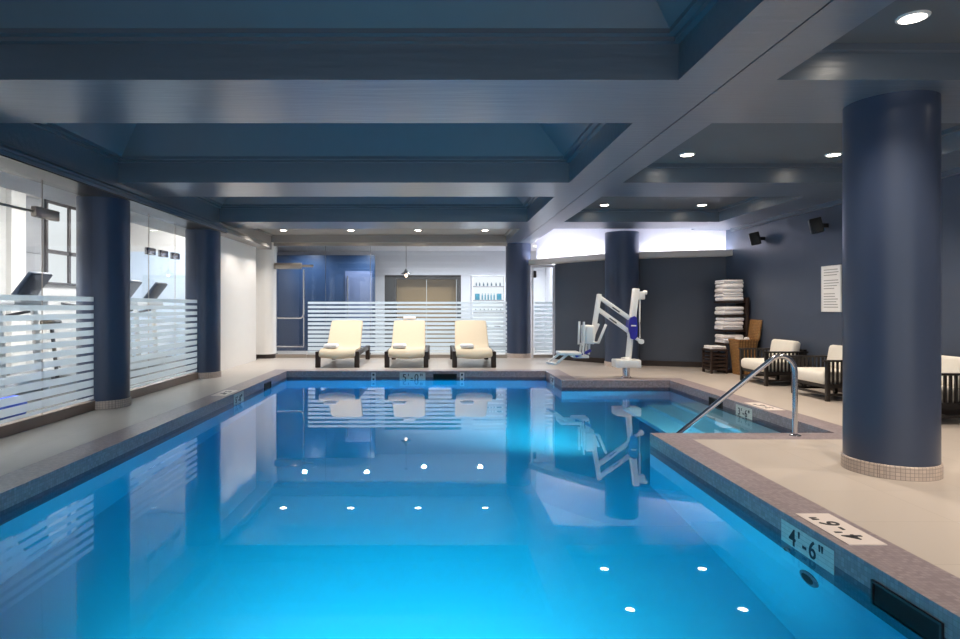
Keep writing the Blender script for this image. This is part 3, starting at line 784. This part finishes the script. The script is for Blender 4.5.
# ------------------------------------------------------------------ armchairs
def make_chair():
    t_ = thing('armchair', 'x', 'armchair', group='armchairs along the blue grey wall')
    # local: front at x=0 facing -x, back at x=0.66; width in y -0.39..0.39
    Wd = 0.39
    for s in (-1, 1):
        b = NB(); box(b, 0.0, 0.05, s * Wd - 0.025, s * Wd + 0.025, 0, 0.52, bev=0.006); obj('leg', b, M['blackwood'], t_)
        b = NB(); box(b, 0.60, 0.65, s * Wd - 0.025, s * Wd + 0.025, 0, 0.52, bev=0.006); obj('leg', b, M['blackwood'], t_)
        b = NB(); box(b, -0.02, 0.67, s * Wd - 0.035, s * Wd + 0.035, 0.52, 0.545, bev=0.006); obj('armrest', b, M['blackwood'], t_)
        b = NB()
        for k in range(9): box(b, 0.085 + 0.058 * k, 0.085 + 0.058 * k + 0.022, s * Wd - 0.012, s * Wd + 0.012, 0.22, 0.52)
        box(b, 0.05, 0.60, s * Wd - 0.014, s * Wd + 0.014, 0.18, 0.225); box(b, 0.05, 0.60, s * Wd - 0.012, s * Wd + 0.012, 0.07, 0.10)
        obj('side_slats', b, M['blackwood'], t_)
    b = NB(); box(b, 0.02, 0.62, -Wd + 0.014, Wd - 0.014, 0.17, 0.215); obj('seat_frame', b, M['blackwood'], t_)
    b = NB(); box(b, 0.015, 0.04, -Wd + .02, Wd - .02, 0.07, 0.10); obj('stretcher', b, M['blackwood'], t_)
    b = NB()
    for k in range(11): box(b, 0.60, 0.62, -0.335 + 0.065 * k, -0.313 + 0.065 * k, 0.22, 0.54)
    box(b, 0.595, 0.645, -Wd - .025, Wd + .025, 0.535, 0.575); obj('back_slats', b, M['blackwood'], t_)
    b = NB(); box(b, -0.03, 0.50, -0.35, 0.35, 0.215, 0.385, bev=0.055, seg=4); obj('seat_cushion', b, M['ivory'], t_, angle=80)
    mt = Matrix.Translation((0.43, 0, 0.385)) @ Matrix.Rotation(R(11), 4, 'Y')
    b = NB(); box(b, 0.0, 0.13, -0.345, 0.345, 0.0, 0.335, bev=0.05, seg=4, mtx=mt); obj('back_cushion', b, M['ivory'], t_, angle=80)
    return t_
ch = make_chair(); ch.location = (5.14, 10.13, 0); ch['label'] = 'black slatted armchair with ivory cushions next to the wicker hamper'
dup(ch, (5.11, 8.55, 0), 'black slatted armchair with ivory cushions below the white notice board')
dup(ch, (5.10, 6.95, 0), 'black slatted armchair with ivory cushions mostly hidden behind the nearest column')

# ------------------------------------------------------------------ towel tower, stool, hamper
tt = thing('towel_rack', 'dark wood towel tower with open shelves in the corner', 'shelf', (5.40, 11.85, 0))
b = NB(); box(b, 0.38, 0.44, -0.24, 0.20, 0, 1.42, bev=0.005); obj('back_board', b, M['wood'], tt)
TZ = [1.35, 1.09, 0.81, 0.56]
for z in TZ:
    b = NB(); box(b, -0.03, 0.38, -0.22, 0.18, z - 0.035, z, bev=0.004); obj('shelf_board', b, M['wood'], tt)
b = NB(); box(b, 0.02, 0.38, -0.20, 0.16, 0, 0.05); obj('base', b, M['wood'], tt)
tn = ['top', 'second', 'third', 'lowest']
protos = [obj('folded_towel', towel_mesh(0.39, 0.38, 0.079, 1 + k % 2, 11 + k), M['towel'], angle=60) for k in range(3)]
used = set(); n = 0
for si, (z, cnt) in enumerate(zip(TZ, (5, 2, 3, 2))):
    hs = 0.0795 if si else 0.081
    for k in range(cnt):
        src = protos[n % 3]; n += 1
        if src.name in used: o = src.copy(); C.objects.link(o)
        else: o = src; used.add(src.name)
        o.location = (5.565 + random.uniform(-0.012, 0.012), 11.83 + random.uniform(-0.01, 0.01), z + 0.001 + k * hs)
        o.rotation_euler = (0, 0, random.uniform(-0.05, 0.05) + (math.pi if k % 2 else 0))
        pos = 'topmost' if k == cnt - 1 else (f'{ORD[cnt - 1 - k]} from the top')
        tag(o, f'folded white towel in the {tn[si]} stack of the towel tower, {pos}', 'towel', 'folded towels on the towel tower')
st = thing('slatted_stool', 'low dark slatted stool topped with a white towel beside the towel tower', 'stool', (5.24, 11.72, 0))
for sx in (-1, 1):
    for sy in (-1, 1):
        b = NB(); box(b, sx * 0.14 - 0.02, sx * 0.14 + 0.02, sy * 0.17 - 0.02, sy * 0.17 + 0.02, 0, 0.42, bev=0.004); obj('leg', b, M['wood'], st)
b = NB(); box(b, -0.17, 0.17, -0.2, 0.2, 0.42, 0.45, bev=0.005); obj('seat', b, M['wood'], st)
b = NB()
for z in (0.06, 0.13, 0.20, 0.27, 0.34):
    for s in (-1, 1):
        box(b, -0.15, 0.15, s * 0.175 - 0.008, s * 0.175 + 0.008, z, z + 0.035); box(b, s * 0.145 - 0.008, s * 0.145 + 0.008, -0.165, 0.165, z, z + 0.035)
obj('side_slats', b, M['wood'], st)
o = obj('folded_towel', towel_mesh(0.28, 0.34, 0.06, 2, 21), M['towel']); o.location = (5.24, 11.72, 0.451)
tag(o, 'single folded white towel on the low slatted stool', 'towel')
hb = thing('wicker_hamper', 'tan wicker hamper with its lid open, full of rolled towels', 'basket', (5.63, 11.42, 0))
b = NB()
def rect(hw, z): return [b.verts.new((sx * hw, sy * hw, z)) for sx, sy in ((-1, -1), (1, -1), (1, 1), (-1, 1))]
A, B_, Ci, D = rect(0.13, 0.0), rect(0.18, 0.64), rect(0.165, 0.64), rect(0.12, 0.05)
for a, c in ((A, B_), (B_, Ci), (Ci, D)):
    for i in range(4): b.faces.new((a[i], a[(i + 1) % 4], c[(i + 1) % 4], c[i]))
b.faces.new(A[::-1]); b.faces.new(D)
obj('basket_body', b, M['wicker'], hb)
b = NB(); ring(b, -0.19, 0.19, -0.19, 0.19, 0.62, 0.65, 0.03); obj('rim', b, M['wicker'], hb)
mt = Matrix.Translation((0.17, 0, 0.65)) @ Matrix.Rotation(R(8), 4, 'Y')
b = NB(); box(b, 0, 0.025, -0.22, 0.19, 0, 0.36, bev=0.006, mtx=mt); obj('lid', b, M['wicker'], hb)
b = NB(); lathe(b, [(0.02, 0), (0.045, 0.01), (0.05, 0.12), (0.04, 0.15), (0.012, 0.155)], seg=14); rr = obj('rolled_towel', b, M['towel'])
for k, (dx, dy, nm) in enumerate(((-0.09, -0.08, 'front corner'), (0.02, -0.09, 'near side'), (-0.08, 0.05, 'far side'))):
    o = rr if k == 0 else rr.copy()
    if k: C.objects.link(o)
    o.location = (5.63 + dx, 11.42 + dy, 0.535); tag(o, f'white rolled towel poking out of the wicker hamper at its {nm}', 'towel', 'rolled towels in the hamper')
b = NB(); box(b, -0.14, 0.14, -0.14, 0.14, 0.36, 0.533, bev=0.03, seg=3)
o = obj('towel_heap', b, M['towel']); o.location = (5.63, 11.42, 0); tag(o, 'heap of white towels inside the wicker hamper', 'towel')

# ------------------------------------------------------------------ pool lift
YL = 10.86
def L(x, y, dy=0.0):
    yy = YL + dy; return ((x - CX) / F * YL - 3.305, dy, H - (y - CY) / F * YL)
lf = thing('pool_lift', 'white pool lift with folding arm, hanging seat and cobalt blue cover', 'pool lift', (3.305, YL, 0))
b = NB(); lathe(b, [(0.09, 0), (0.09, 0.015), (0.065, 0.03), (0.065, 0.2)], seg=28); obj('foot_post', b, M['steel'], lf)
b = NB(); box(b, -0.215, 0.215, -0.16, 0.16, 0.19, 0.325, bev=0.012); obj('base_box', b, M['lift_white'], lf)
b = NB(); lathe(b, [(0.09, 0.325), (0.09, 0.35), (0.06, 0.36)], seg=28); obj('collar', b, M['lift_white'], lf)
b = NB(); tube(b, [L(628.4, 358), L(631, 330)], 0.052, seg=20); bar(b, L(630.5, 336), L(636, 288.5), 0.1, 0.13, bev=0.015); obj('mast', b, M['lift_white'], lf)
b = NB(); p = L(641, 295.5); box(b, p[0] - 0.075, p[0] + 0.06, -0.05, 0.05, p[2] - 0.07, p[2] + 0.07, bev=0.015)
q = L(645, 292.5); tube(b, [(q[0] - 0.03, 0, q[2]), (q[0] + 0.03, 0, q[2])], 0.035); obj('motor', b, M['lift_white'], lf)
b = NB(); tube(b, [L(639.8, 299), L(639.6, 322)], 0.014); tube(b, [L(639.6, 322), L(640, 338)], 0.007); obj('actuator', b, M['lift_white'], lf)
b = NB(); bar(b, L(634, 337), L(641, 341.5), 0.05, 0.055, bev=0.012); q = L(641, 341.5); tube(b, [(q[0], -0.04, q[2]), (q[0], 0.04, q[2])], 0.045); obj('actuator_bracket', b, M['lift_white'], lf)
b = NB()
cv = [L(629.5, 317.5), L(633, 316), L(635.5, 317.5), L(636.2, 327), L(635.8, 337), L(633, 339.5), L(629.5, 338.5), L(628.2, 333), L(627.3, 326), L(628, 320)]
prism(b, [(c[0], c[2]) for c in cv], -0.085, 0.085, 'Y'); obj('cover', b, M['lift_blue'], lf)['label'] = 'cobalt blue cover over the arm pivot'
b = NB(); p = L(633, 325.5); box(b, p[0] - 0.06, p[0] + 0.03, -0.09, -0.085, p[2] - 0.012, p[2] + 0.012); obj('cover_badge', b, M['lift_white'], lf)
b = NB(); bar(b, L(631, 319.5), L(599, 297), 0.06, 0.075, bev=0.01); obj('upper_arm', b, M['lift_white'], lf)
b = NB(); bar(b, L(629.5, 332), L(597, 308.5), 0.06, 0.075, bev=0.01); obj('lower_arm', b, M['lift_white'], lf)
b = NB()
for (a, c) in ((L(612, 307.2, -0.031), L(619, 312.1, -0.031)), (L(609, 318, -0.031), L(616, 323.1, -0.031))):
    bar(b, a, c, 0.004, 0.02)
obj('arm_lettering', b, M['ink'], lf)
b = NB(); bar(b, L(599.3, 294), L(591.5, 344), 0.075, 0.085, bev=0.012); obj('hanging_link', b, M['lift_white'], lf)
b = NB(); p0, p1 = L(583, 325), L(592, 343.5); box(b, p0[0], p1[0], -0.2, 0.2, p1[2], p0[2], bev=0.03, seg=3); obj('seat_back', b, M['lift_white'], lf)
b = NB(); tube(b, [L(580.8, 345, -0.17), L(581.5, 321.5, -0.17)], 0.02); tube(b, [L(580.8, 345, 0.17), L(581.5, 321.5, 0.17)], 0.02); obj('back_post', b, M['lift_white'], lf)
for dy in (-0.24, 0.24):
    b = NB(); bar(b, L(594.5, 342.5, dy), L(602.3, 324, dy), 0.04, 0.05, bev=0.01); tube(b, [L(591, 342, dy * .8), L(595, 342, dy)], 0.018); obj('armrest', b, M['lift_white'], lf)
b = NB(); bar(b, L(582.5, 343, -0.1), L(581, 357, -0.1), 0.03, 0.03); bar(b, L(588, 343, -0.1), L(587.5, 354, -0.1), 0.03, 0.03); bar(b, L(582.5, 343, 0.1), L(581, 357, 0.1), 0.03, 0.03); bar(b, L(588, 343, 0.1), L(587.5, 354, 0.1), 0.03, 0.03); obj('seat_hanger', b, M['lift_white'], lf)
b = NB(); p0, p1 = L(558, 351.5), L(579, 354.5); box(b, p0[0], p1[0], -0.22, 0.22, p1[2], p0[2], bev=0.012)
p0, p1 = L(572, 354.8), L(587, 357.5); box(b, p0[0], p1[0], -0.16, 0.16, p1[2], p0[2], bev=0.01); obj('seat', b, M['lift_white'], lf)
b = NB(); bar(b, L(573, 355.5, -0.18), L(580, 352.5, -0.18), 0.06, 0.05, bev=0.012); bar(b, L(583, 352.5, -0.14), L(589, 349.5, -0.14), 0.05, 0.05, bev=0.012); obj('seat_clip', b, M['lift_blue'], lf)['label'] = 'cobalt blue seat clips'
for dy in (-0.17, 0.12):
    b = NB(); bar(b, L(565 if dy < 0 else 561, 354, dy), L(554 if dy < 0 else 549.5, 363, dy), 0.045, 0.04, bev=0.01); obj('footrest_bar', b, M['lift_white'], lf)
b = NB(); bar(b, L(553.5, 363, -0.2), L(549, 363.2, 0.15), 0.06, 0.035, bev=0.01); obj('footrest', b, M['lift_white'], lf)

# ------------------------------------------------------------------ handrail
hr = thing('pool_handrail', 'stainless steel handrail curving over the pool steps', 'handrail', (3.46, 6.0, 0))
b = NB()
pts = [(0, 0, 0.0), (0, 0, 0.55)]
for k in range(10):
    a = R(180 * k / 9 * 0.74); pts.append((-0.14 + 0.14 * math.cos(a), 0.0, 0.62 + 0.15 * math.sin(a)))
x0, z0 = pts[-1][0], pts[-1][2]
for t_ in (0.15, 0.4, 0.7, 1.0, 1.15):
    pts.append((x0 + (-0.97 - x0) * t_, 0.02 + 0.42 * max(0, t_ - 0.05) * 0.75, z0 + (-0.02 - z0) * t_))
tube(b, pts, 0.024, seg=18); obj('rail', b, M['steel'], hr)
b = NB(); lathe(b, [(0.055, 0), (0.055, 0.006), (0.03, 0.018)], seg=24); obj('flange', b, M['steel'], hr)

# ------------------------------------------------------------------ depth markers and pool fittings
DG = bpy.context.evaluated_depsgraph_get
def text_bm(s, size, ext=0.0012, bold=0.0015):
    cu = bpy.data.curves.new('lettering', 'FONT'); cu.body = s; cu.size = size; cu.extrude = ext; cu.align_x = 'CENTER'; cu.align_y = 'CENTER'; cu.offset = bold; cu.space_character = 1.25
    o = bpy.data.objects.new('lettering', cu); C.objects.link(o)
    me = bpy.data.meshes.new_from_object(o.evaluated_get(DG()))
    bpy.data.objects.remove(o); bm = NB(); bm.from_mesh(me); bpy.data.meshes.remove(me); bpy.data.curves.remove(cu)
    return bm
def frame_mtx(origin, right, up):
    r = Vector(right).normalized(); u = Vector(up).normalized(); n = r.cross(u)
    m = Matrix((r, u, n)).transposed().to_4x4(); m.translation = Vector(origin); return m
def marker(txt, origin, right, up, w, h, label, pm='plate', size=0.11):
    t_ = thing('depth_marker', label, 'sign', group='pool depth markers'); t_.matrix_world = frame_mtx(origin, right, up)
    b = NB(); box(b, -w / 2, w / 2, -h / 2, h / 2, 0, 0.004); obj('plate', b, M[pm], t_)
    b = text_bm(txt, size)
    for v in b.verts: v.co.z += 0.0052
    obj('lettering', b, M['ink'], t_, smooth=False)
marker('4\'-6"', (PXR, 3.53, -0.118), (0, -1, 0), (0, 0, 1), 0.5, 0.15, 'tiled depth marker reading 4\'-6" on the pool wall nearest the thick column', size=0.14)
marker('4\'-6"', (PXR + 0.155, 3.49, 0.0), (0, 1, 0), (-1, 0, 0), 0.49, 0.2, 'flat depth marker reading 4\'-6" on the coping nearest the thick column', pm='plate_flat', size=0.15)
marker('5\'-0"', ((412.5 - CX) / F * PYF, PYF, -0.125), (1, 0, 0), (0, 0, 1), 0.5, 0.20, 'tiled depth marker reading 5\'-0" on the far pool wall below the loungers', size=0.17)
marker('3\'-6"', (PXA, 7.95, -0.118), (0, -1, 0), (0, 0, 1), 0.42, 0.17, 'tiled depth marker reading 3\'-6" on the alcove wall behind the handrail', size=0.13)
marker('3\'-6"', (PXA + 0.15, 7.75, 0.0), (0, 1, 0), (-1, 0, 0), 0.6, 0.2, 'flat depth marker reading 3\'-6" on the coping in front of the armchairs', pm='plate_flat', size=0.14)
marker('5\'-0"', (PXL, 9.1, -0.11), (0, 1, 0), (0, 0, 1), 0.45, 0.19, 'tiled depth marker reading 5\'-0" on the pool wall along the gym side', size=0.13)
marker('5\'-0"', (PXL - 0.15, 8.95, 0.0), (0, -1, 0), (1, 0, 0), 0.55, 0.2, 'flat depth marker reading 5\'-0" on the coping along the gym side', pm='plate_flat', size=0.14)
marker('5\'-0"', (PXR, 11.35, -0.10), (0, -1, 0), (0, 0, 1), 0.42, 0.16, 'tiled depth marker reading 5\'-0" on the short pool wall below the lift seat', size=0.12)
def symbol(x, label):
    t_ = thing('no_diving_tile', label, 'sign', group='square symbol tiles on the far pool wall'); t_.matrix_world = frame_mtx((x, PYF, -0.115), (1, 0, 0), (0, 0, 1))
    for s in (-0.045, 0.045):
        b = NB(); box(b, -0.042, 0.042, s - 0.042, s + 0.042, 0, 0.004); p_ = obj('tile', b, M['plate_flat'], t_)
        b = NB(); box(b, -0.02, 0.02, s - 0.02, s + 0.02, 0.004, 0.006); obj('dark_symbol', b, M['ink'], p_)
symbol((373.5 - CX) / F * PYF, 'pair of small square symbol tiles on the far pool wall below the first lounger')
symbol((462 - CX) / F * PYF, 'pair of small square symbol tiles on the far pool wall beside the skimmer')
def skimmer(origin, right, w, h, label):
    t_ = thing('skimmer', label, 'skimmer', group='pool skimmer openings'); t_.matrix_world = frame_mtx(origin, right, (0, 0, 1))
    b = NB(); ring(b, -w / 2, w / 2, -h / 2, h / 2, 0, 0.012, 0.012); obj('frame', b, M['darkmetal'], t_)
    b = NB(); box(b, -w / 2 + .012, w / 2 - .012, -h / 2 + .012, h / 2 - .012, 0, 0.003); obj('flap', b, M['hole'], t_)  # dark plate paints the shade of the open mouth onto the wall
skimmer(((445 - CX) / F * PYF, PYF, -0.115), (1, 0, 0), 0.46, 0.13, 'dark skimmer mouth in the far pool wall')
skimmer((PXL, 10.65, -0.115), (0, 1, 0), 0.40, 0.13, 'dark skimmer mouth in the gym side pool wall')
skimmer((PXA, 8.75, -0.115), (0, -1, 0), 0.42, 0.13, 'dark skimmer mouth in the alcove wall behind the handrail')
skimmer((PXR, 2.78, -0.14), (0, -1, 0), 0.42, 0.15, 'dark skimmer mouth in the pool wall nearest the camera')
def inlet(y, z, r, label):
    t_ = thing('pool_inlet', label, 'pool fitting', group='round pool wall fittings'); t_.matrix_world = frame_mtx((PXR, y, z), (0, -1, 0), (0, 0, 1))
    b = NB(); lathe(b, [(r, 0), (r, 0.008), (r * 0.7, 0.014)], seg=28); obj('ring', b, M['band'], t_)
    b = NB(); lathe(b, [(r * 0.66, 0.0142), (r * 0.6, 0.016)], seg=24); obj('opening', b, M['hole'], t_)
inlet(3.5, -0.50, 0.085, 'dark round fitting under water below the nearest depth marker')
inlet(3.72, -0.30, 0.03, 'tiny round fitting on the waterline beside the nearest depth marker')

# ------------------------------------------------------------------ right wall: speakers and notice
def speaker(y, label):
    t_ = thing('wall_speaker', label, 'speaker', (WXR, y, 2.47), group='black wall speakers')
    b = NB(); box(b, -0.10, 0.0, -0.03, 0.03, -0.03, 0.03); obj('bracket', b, M['black'], t_)
    mt = Matrix.Translation((-0.17, 0, 0)) @ Matrix.Rotation(R(-25), 4, 'Z') @ Matrix.Rotation(R(-12), 4, 'Y')
    b = NB(); box(b, -0.08, 0.08, -0.09, 0.09, -0.11, 0.11, bev=0.012, mtx=mt); obj('cabinet', b, M['black'], t_)
    b = NB(); box(b, -0.086, -0.079, -0.075, 0.075, -0.095, 0.095, mtx=mt); obj('grille', b, M['darkmetal'], t_)
speaker(11.15, 'black wall speaker nearer the lit cove')
speaker(9.35, 'black wall speaker above the notice board')
nb = thing('notice_board', 'white framed rules notice on the blue grey wall', 'sign'); nb.matrix_world = frame_mtx((WXR, 9.24, 1.515), (0, -1, 0), (0, 0, 1))
b = NB(); ring(b, -0.23, 0.23, -0.345, 0.345, 0, 0.02, 0.02); obj('frame', b, M['lift_white'], nb)
b = NB(); box(b, -0.21, 0.21, -0.325, 0.325, 0, 0.012); obj('sheet', b, M['paper'], nb)
b = NB(); rnd = random.Random(4)
for k in range(15):
    z = 0.285 - 0.04 * k
    if k in (3, 8): continue
    box(b, -0.18, 0.18 - rnd.uniform(0, 0.12), z - 0.006, z + 0.006, 0.012, 0.0128)
obj('printed_lines', b, M['ink_soft'], nb, smooth=False)

# ------------------------------------------------------------------ underwater lamps, all out of view
def pool_lamp(loc, target, W, sx, sy, col=(0.80, 0.92, 1.0), spread=60):
    l = bpy.data.lights.new('pool_lamp', 'AREA'); l.shape = 'RECTANGLE'; l.size = sx; l.size_y = sy; l.energy = W; l.color = col; l.spread = R(spread)
    o = bpy.data.objects.new('pool_lamp', l); C.objects.link(o); o.location = loc
    o.rotation_euler = (Vector(target) - Vector(loc)).to_track_quat('-Z', 'Y').to_euler()
for x in (-0.9, 0.5):
    pool_lamp((x, PYN + 0.03, -0.6), (x * 0.8, 10.0, -0.85), 80, 0.4, 0.25, spread=72)
pool_lamp((3.0, PYP + 0.03, -0.55), (2.8, 10.4, -0.8), 26, 0.4, 0.2, spread=90)  # added out of sight behind the peninsula to light the alcove
pool_lamp((2.45, PYP + 0.03, -0.6), (-1.2, 11.5, -0.8), 75, 0.4, 0.25)  # unseen too, added to brighten the far water

# ------------------------------------------------------------------ world, view
wd = bpy.data.worlds.new('world'); SC.world = wd; wd.use_nodes = True
wd.node_tree.nodes['Background'].inputs[0].default_value = (0.90, 0.95, 1.0, 1)
wd.node_tree.nodes['Background'].inputs[1].default_value = 1.25
SC.view_settings.view_transform = 'Standard'; SC.view_settings.look = 'None'
SC.view_settings.exposure = 0.08; SC.view_settings.gamma = 1.0; SC.view_settings.use_curve_mapping = False
cy = SC.cycles
cy.use_denoising = True
cy.max_bounces = 14; cy.diffuse_bounces = 5; cy.glossy_bounces = 6; cy.transmission_bounces = 10; cy.transparent_max_bounces = 24
cy.sample_clamp_indirect = 6.0
cy.blur_glossy = 0.3
